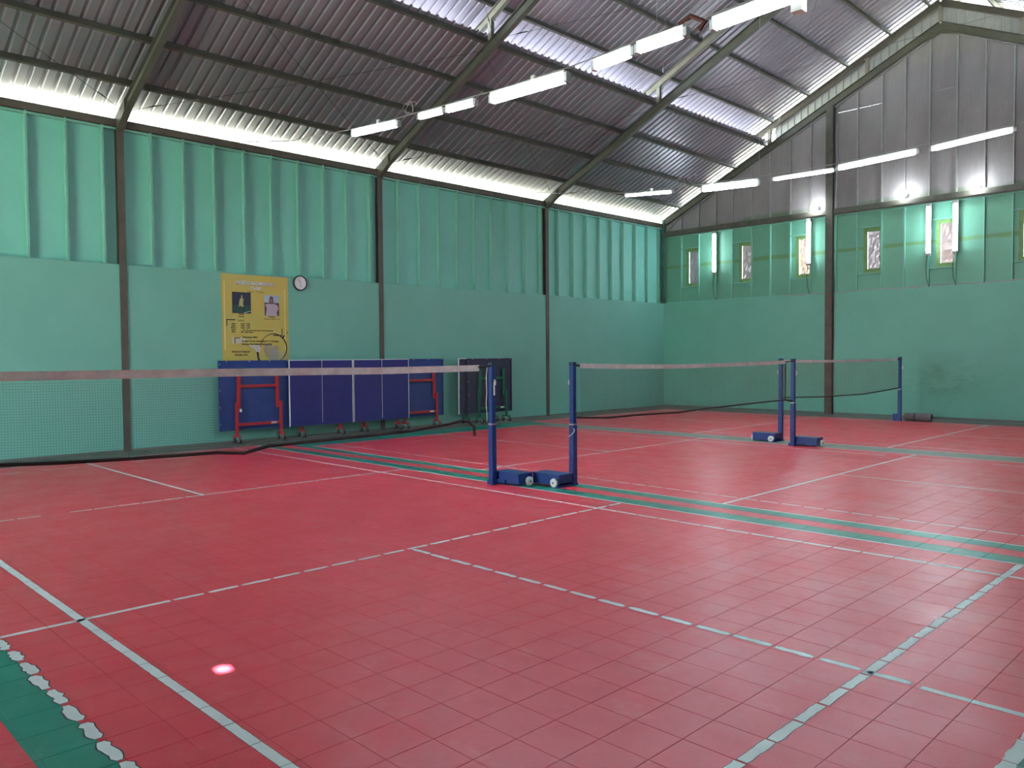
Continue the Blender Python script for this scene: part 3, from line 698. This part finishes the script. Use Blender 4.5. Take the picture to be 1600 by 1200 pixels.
# ------------------------------------------------------------------ folded table tennis tables
def caster(t, x, y, z=.0):
    c = MB(); c.box((x-.03, y-.026, .088), (x+.03, y+.026, .122)); c.box((x-.028, y-.026, .035), (x+.028, y-.019, .10)); c.box((x-.028, y+.019, .035), (x+.028, y+.026, .10)); o = c.build('caster', grey_pl, t)
    MB().tube([(x, y-.017, .044), (x, y+.017, .044)], .044, 14).build('wheel', black, o)
def table(label, y, x, face, w=1.525, h=1.37, fm=red_en, top=tbl_blue, under=tbl_under, z0=.25, midline=True, leds=True):
    """one half of a table stood on edge; face 'top' shows the playing surface, 'under' shows the frame"""
    t = thing('table_tennis_table', label, 'table', (x, y, 0), 0, 'folded table tennis table halves along the left wall')
    s = 1 if face == 'under' else -1       # frame is on the +x side when the underside shows
    MB().box((-.011, 0, z0), (.011, w, z0+h)).build('table_top', top if face == 'top' else under, t)
    e = MB(); e.box((-.014, -.004, z0), (.014, .012, z0+h)); e.box((-.014, w-.012, z0), (.014, w+.004, z0+h)); e.box((-.014, 0, z0+h-.012), (.014, w, z0+h+.004))
    if face == 'top':
        e.build('edge_line', white_paint, t)
        if midline: MB().box((.010, w/2-.006, z0+.05), (.013, w/2+.006, z0+h)).build('centre_line', tape, t)
    else:
        r = MB()
        for a, b in (((.011,0,z0),(.03,.03,z0+h)), ((.011,w-.03,z0),(.03,w,z0+h)), ((.011,0,z0+h-.03),(.03,w,z0+h)), ((.011,0,z0),(.03,w,z0+.03))): r.box(a, b)
        r.build('rim', under, t)
        q = MB()
        for zz in (.12, .45, .78, 1.10, 1.29): q.box((.03, .008, z0+zz), (.036, .026, z0+zz+.018))
        for yy in (.15, .62, 1.05, 1.45): q.box((.03, yy, z0+h-.025), (.036, yy+.02, z0+h-.008))
        q.build('screws', chrome, t)
    X = lambda a: s*a
    FD = .135
    f = MB()
    for yy, dy in ((.385, .03), (1.20, -.02)):     # upper leg tube, lower leg tube
        o_ = -1 if yy < .8 else 1
        f2 = MB(); f2.bar((X(.055), yy+o_*.0, z0+1.10), (X(.055), yy+.01*o_, z0+.42), .030, .072, (0,1,0)); f2.build('upper_leg', fm, t)
        f3 = MB(); f3.bar((X(.085), yy+o_*.065, z0+.55), (X(.085), yy+o_*.065, .13), .030, .062, (0,1,0)); f3.build('leg', fm, t)
        yf = yy+o_*.065
        MB().bar((X(.085)-FD, yf, .135), (X(.085)+FD, yf, .135), .035, .03).build('foot', fm, t)
        caster(t, X(.085)-FD+.02, yf); caster(t, X(.085)+FD-.02, yf)
    MB().bar((X(.06), .40, z0+.865), (X(.06), 1.19, z0+.865), .03, .055).build('cross_bar', fm, t)
    MB().bar((X(.085), .34, z0+.115), (X(.085), 1.25, z0+.115), .03, .055).build('cross_bar', fm, t)
    if face == 'under':
        MB().box((X(.102)-.0, 1.04, z0+.10), (X(.102)+.004, 1.16, z0+.135)).build('maker_label', white_pl, t)
        if leds: MB().box((X(.06), .385, z0+.36), (X(.095), .425, z0+.42)).build('white_clip', white_pl, t)
    return t
table('folded blue table half with red frame showing, under the yellow poster', 2.68, -7.42, 'under')
table('folded blue table half, playing side out, right of the poster', 4.14, -7.33, 'top')
table('folded blue table half, playing side out, in front of the wall column', 5.70, -7.34, 'top', w=1.50)
table('folded blue table half with red frame, right end of the blue row', 6.83, -7.49, 'under', leds=False)
table('folded slate table half, playing side out, behind the green-framed half', 8.74, -7.345, 'top', fm=green_en, top=tbl_dark, midline=False)
table('folded dark table half with green frame, left of the front net post', 8.98, -7.30, 'under', fm=green_en, top=tbl_dark, under=tbl_dark, leds=False)

# ------------------------------------------------------------------ clock
t = thing('wall_clock', 'round white wall clock with black rim beside the yellow poster', 'clock', (XL+.005, 4.575, 3.235))
MB().tube([(0,0,0),(.022,0,0)], .145, 32).build('face', new_mat('clock_face', (.74,.72,.76), .4), t)
m = MB(); n = 36
for k in range(n):
    a = 2*math.pi*k/n; c, s = math.cos(a), math.sin(a)
    m.v += [(0,.138*c,.138*s), (.034,.138*c,.138*s), (.034,.160*c,.160*s), (0,.160*c,.160*s)]
for k in range(n):
    for j in range(4): m.f.append((4*k+j, 4*k+(j+1)%4, 4*((k+1)%n)+(j+1)%4, 4*((k+1)%n)+j))
m.build('rim', black, t)
MB().bar((.026, 0, 0), (.026, -.035, .085), .007, .003, (1,0,0)).build('hour_hand', black, t); MB().bar((.027, 0, 0), (.027, .02, -.10), .005, .003, (1,0,0)).build('minute_hand', black, t)
m = MB()
for k in range(12):
    a = math.pi*k/6; m.bar((.024, .112*math.sin(a), .112*math.cos(a)), (.024, .128*math.sin(a), .128*math.cos(a)), .004, .002, (1,0,0))
m.build('hour_marks', black, t, kind='stuff')

# ------------------------------------------------------------------ poster
PW, PH = 1.44, 1.80
t = thing('poster', 'yellow badminton class poster on the left wall above the folded table', 'poster', (XL+.004, 2.86, 1.53))
pm = new_mat('poster_yellow', (.55,.42,.09), .45); k = NT(pm); p = k.pos(); f = k.ramp(k.noise(p, 2.2, 4), .35, .7)
k.l(k.mix(f, (.50,.42,.115), (.56,.41,.08)), k.b.inputs['Base Color']); 
m = MB(); nx, nz = 12, 14
for iz in range(nz+1):
    for ix in range(nx+1): m.v.append((.003+.004*math.sin(ix*1.3)*math.sin(iz*.7+.4), PW*ix/nx, PH*iz/nz))
for iz in range(nz):
    for ix in range(nx): q = iz*(nx+1)+ix; m.f.append((q, q+1, q+nx+2, q+nx+1))
n0 = len(m.v); m.box((-.004, 0, 0), (-.001, PW, PH)); m.build('sheet', pm, t)
gold = new_mat('poster_pale_yellow', (.66,.55,.22), .45); pblack = new_mat('poster_black_ink', (.03,.025,.02), .5); pgrey = new_mat('poster_grey_ink', (.33,.33,.33), .5)
pw = new_mat('poster_white_ink', (.72,.72,.70), .5); pnavy = new_mat('poster_navy', (.020,.024,.055), .5)
def rect(y0, y1, z0, z1, m, name, x=.0095, par=None): return MB().box((x, y0, z0), (x+.0012, y1, z1)).build(name, m, par or t)
def poly(pts, m, name, x=.0105, par=None): return MB().prism([(x, a, b) for a, b in pts], (.0008,0,0)).build(name, m, par or t)
def px(u, v): return (PW*(u-100)/(1440-100), 1.80-1.73*(v-80)/1853)      # poster crop pixels -> poster metres
def U(u): return px(u, 0)[0]
def V(v): return px(0, v)[1]
rect(U(135), U(165), .30, V(240), gold, 'side_stripe'); rect(U(1350), U(1375), .30, V(340), gold, 'side_stripe')
def text(s, u, v, size, m, name='lettering', shear=0., bold=0., x=.0115, sx=1.):
    cu = bpy.data.curves.new(name, 'FONT'); cu.body = s; cu.size = size; cu.align_x = 'CENTER'; cu.shear = shear; cu.offset = bold; cu.resolution_u = 2; cu.extrude = .0003
    o = bpy.data.objects.new(name, cu); cu.materials.append(m); dg = None
    C.objects.link(o); bpy.context.view_layer.update()
    me = bpy.data.meshes.new_from_object(o.evaluated_get(bpy.context.evaluated_depsgraph_get())); me.name = name
    C.objects.unlink(o); bpy.data.objects.remove(o)
    q = bpy.data.objects.new(name, me); C.objects.link(q); q.parent = t
    q.matrix_local = Matrix.Translation((x, U(u), V(v))) @ Matrix(((0,0,1,0),(1,0,0,0),(0,1,0,0),(0,0,0,1))) @ Matrix.Scale(sx, 4, (1,0,0))
    return q
text('MOBTO BADMINTON', 770, 296, .098, pgrey, bold=.006, x=.0105, sx=.86); text('MOBTO BADMINTON', 764, 289, .098, pw, bold=.0015, sx=.86)
text('CLASS', 775, 390, .080, pgrey, bold=.005, x=.0105); text('CLASS', 770, 384, .080, pw, bold=.0015)
text('(usia 7 - 15 tahun)', 775, 452, .050, pblack)
# left photograph: player on a dark court
ph = rect(U(300), U(665), V(905), V(455), pnavy, 'player_photo')
pg = new_mat('photo_green', (.02,.07,.06), .5)
rect(U(322), U(655), V(890), V(735), pg, 'court_floor', .0112, ph)
py = new_mat('photo_yellow', (.42,.38,.16), .5)
poly([px(450,590),(px(490,570)),px(525,600),px(510,680),px(520,765),px(485,768),px(475,730),px(455,765),px(425,755),px(438,660)], py, 'player_kit', .0125, ph)
poly([px(470,520),px(500,515),px(510,550),px(495,575),px(470,565)], new_mat('photo_skin', (.30,.20,.15), .5), 'player_head', .0125, ph)
poly([px(435,768),px(460,768),px(470,800),px(445,815)], pblack, 'player_leg', .0125, ph); poly([px(500,768),px(525,768),px(548,860),px(530,862)], pblack, 'player_leg', .0125, ph)
poly([px(520,892),px(655,850),px(655,858),px(540,896)], pw, 'court_line_mark', .0125, ph)
# right photograph: person in a head covering
ph = rect(U(940), U(1240), V(940), V(490), new_mat('photo_sky', (.35,.42,.55), .5), 'portrait_photo')
rect(U(942), U(1238), V(938), V(655), new_mat('photo_brown', (.11,.05,.05), .5), 'portrait_ground', .0112, ph)
poly([px(960,935),px(985,780),px(950,700),px(1010,675),px(1150,675),px(1210,710),px(1225,790),px(1190,860),px(1205,935)], new_mat('photo_lilac', (.42,.33,.42), .5), 'portrait_shirt', .0122, ph)
poly([px(1030,670),px(1040,560),px(1060,515),px(1095,510),px(1120,545),px(1130,670),px(1085,682)], new_mat('photo_head', (.12,.07,.09), .5), 'portrait_head', .0130, ph)
poly([px(1045,620),px(1060,570),px(1100,570),px(1110,620),px(1080,665)], new_mat('photo_face', (.30,.12,.11), .5), 'portrait_face', .0136, ph)
text('Pelatih', 475, 938, .042, pblack, bold=.001); text('Darmin', 475, 985, .042, pblack, bold=.001)
text('Pembina', 1090, 978, .040, pblack, bold=.001); text('I Wayan Selamet S.H', 1085, 1024, .042, pblack)
def br(u0, v0, u1, v1): rect(min(U(u0),U(u1)), max(U(u0),U(u1)), min(V(v0),V(v1)), max(V(v0),V(v1)), pblack, 'bracket')
# lower half uses the second crop: v2 = v + 933
B2 = 933
br(185,1036,355,1056); br(185,1036,198,1185); br(1290,280+B2,1303,435+B2); br(1110,425+B2,1303,442+B2); br(335,490+B2,440,505+B2); br(335,490+B2,348,625+B2)
text('Jadwal', 465, 1070, .050, pblack, shear=.3)
for i, (a, b) in enumerate((('Selasa','17.00 - 19.00'), ('Rabu','17.00 - 19.00'), ('Minggu','10.00 - 12.00'))):
    text(a, 318, 1142+i*43, .038, pblack, bold=.0012); text(b, 545, 1142+i*43, .038, pblack, bold=.0012)
text('Lokasi', 318, 1270, .036, pblack, bold=.0012); text('Jln Taman Giri Gang Selatan, Kuta, Badung, Bali', 805, 1276, .034, pblack, bold=.001)
text('Biaya', 315, 1312, .036, pblack, bold=.0012); text('75K / bulan latihan', 580, 1316, .036, pblack, bold=.001)
text('Sekretariat IBW', 635, 498+B2, .050, pblack, shear=.25, bold=.001)
text('Jln.gatsu Perum Lestari Blok A 15 Wanagiri', 850, 578+B2, .047, pblack, bold=.0012, sx=.98); text('Badung, Kuta Selatan, Badung, Bali', 780, 645+B2, .047, pblack, shear=.1, bold=.0012)
text('PENDAFTARAN', 450, 812+B2, .052, pblack, shear=.15, bold=.0008, sx=1.05); text('75K/BULAN', 455, 878+B2, .052, pblack, shear=.15, bold=.0008, sx=1.05)
# racket and shuttle artwork
cx_, cz_ = px(1110, 715+B2); ring = MB(); n = 40; R1, R2 = .285, .335
a0, a1 = math.radians(-75), math.radians(175)
for i in range(n+1):
    a = a0+(a1-a0)*i/n; w = .010+.016*max(0, math.cos(a-.5))
    ring.v += [(.0125, cx_+(R1)*math.cos(a), max(.005, cz_+(R1*1.0)*math.sin(a))), (.0125, cx_+(R1+w)*math.cos(a), max(.008, cz_+(R1+w)*math.sin(a)))]
for i in range(n): ring.f.append((2*i, 2*i+2, 2*i+3, 2*i+1))
rk = ring.build('racket_art', pblack, t)
poly([px(1265,480+B2),px(1310,500+B2),px(1360,430+B2),px(1350,420+B2)], pblack, 'racket_throat', .0125, rk)
poly([px(1385,385+B2),px(1395,392+B2),px(1422,350+B2),px(1414,343+B2)], pblack, 'racket_shaft', .0125, rk)
poly([px(610,650+B2),px(840,650+B2),px(850,760+B2),px(790,830+B2),px(740,760+B2)], new_mat('poster_silver', (.45,.44,.44), .5), 'shuttle_art', .0100, rk)
poly([px(290,480+B2),px(540,490+B2),px(560,590+B2),px(300,640+B2),px(270,560+B2)], new_mat('poster_haze', (.50,.46,.34), .5), 'splash_art', .0092, rk)
hz = new_mat('poster_tan_art', (.36,.30,.20), .5); g2 = new_mat('poster_tan_grey', (.33,.31,.27), .5)
def blob(u, v, r1, r2, m, x): 
    c = px(u, v+B2); poly([(c[0]+r1*math.cos(a)*(1+.12*math.sin(3*a)), c[1]+r2*math.sin(a)) for a in [2*math.pi*k/18 for k in range(18)]], m, 'shuttle_feathers', x, rk)
blob(1000, 760, .095, .15, hz, .0100); blob(1100, 850, .13, .17, g2, .0098); blob(1170, 710, .06, .055, hz, .0102)
poly([px(760,800+B2),px(800,800+B2),px(815,930+B2),px(840,985+B2),px(790,985+B2)], pnavy, 'racket_grip', .0112, rk)
for v in (795, 850, 905, 955):      # rows too faint to read in the photograph: plain grey bars
    for u0, u1 in ((1215, 1265), (1275, 1330), (1340, 1395)):
        a, b = px(u0, v+B2), px(u1, v+22+B2); rect(a[0], b[0], b[1], a[1], pgrey, 'faint_print', .0112, rk)
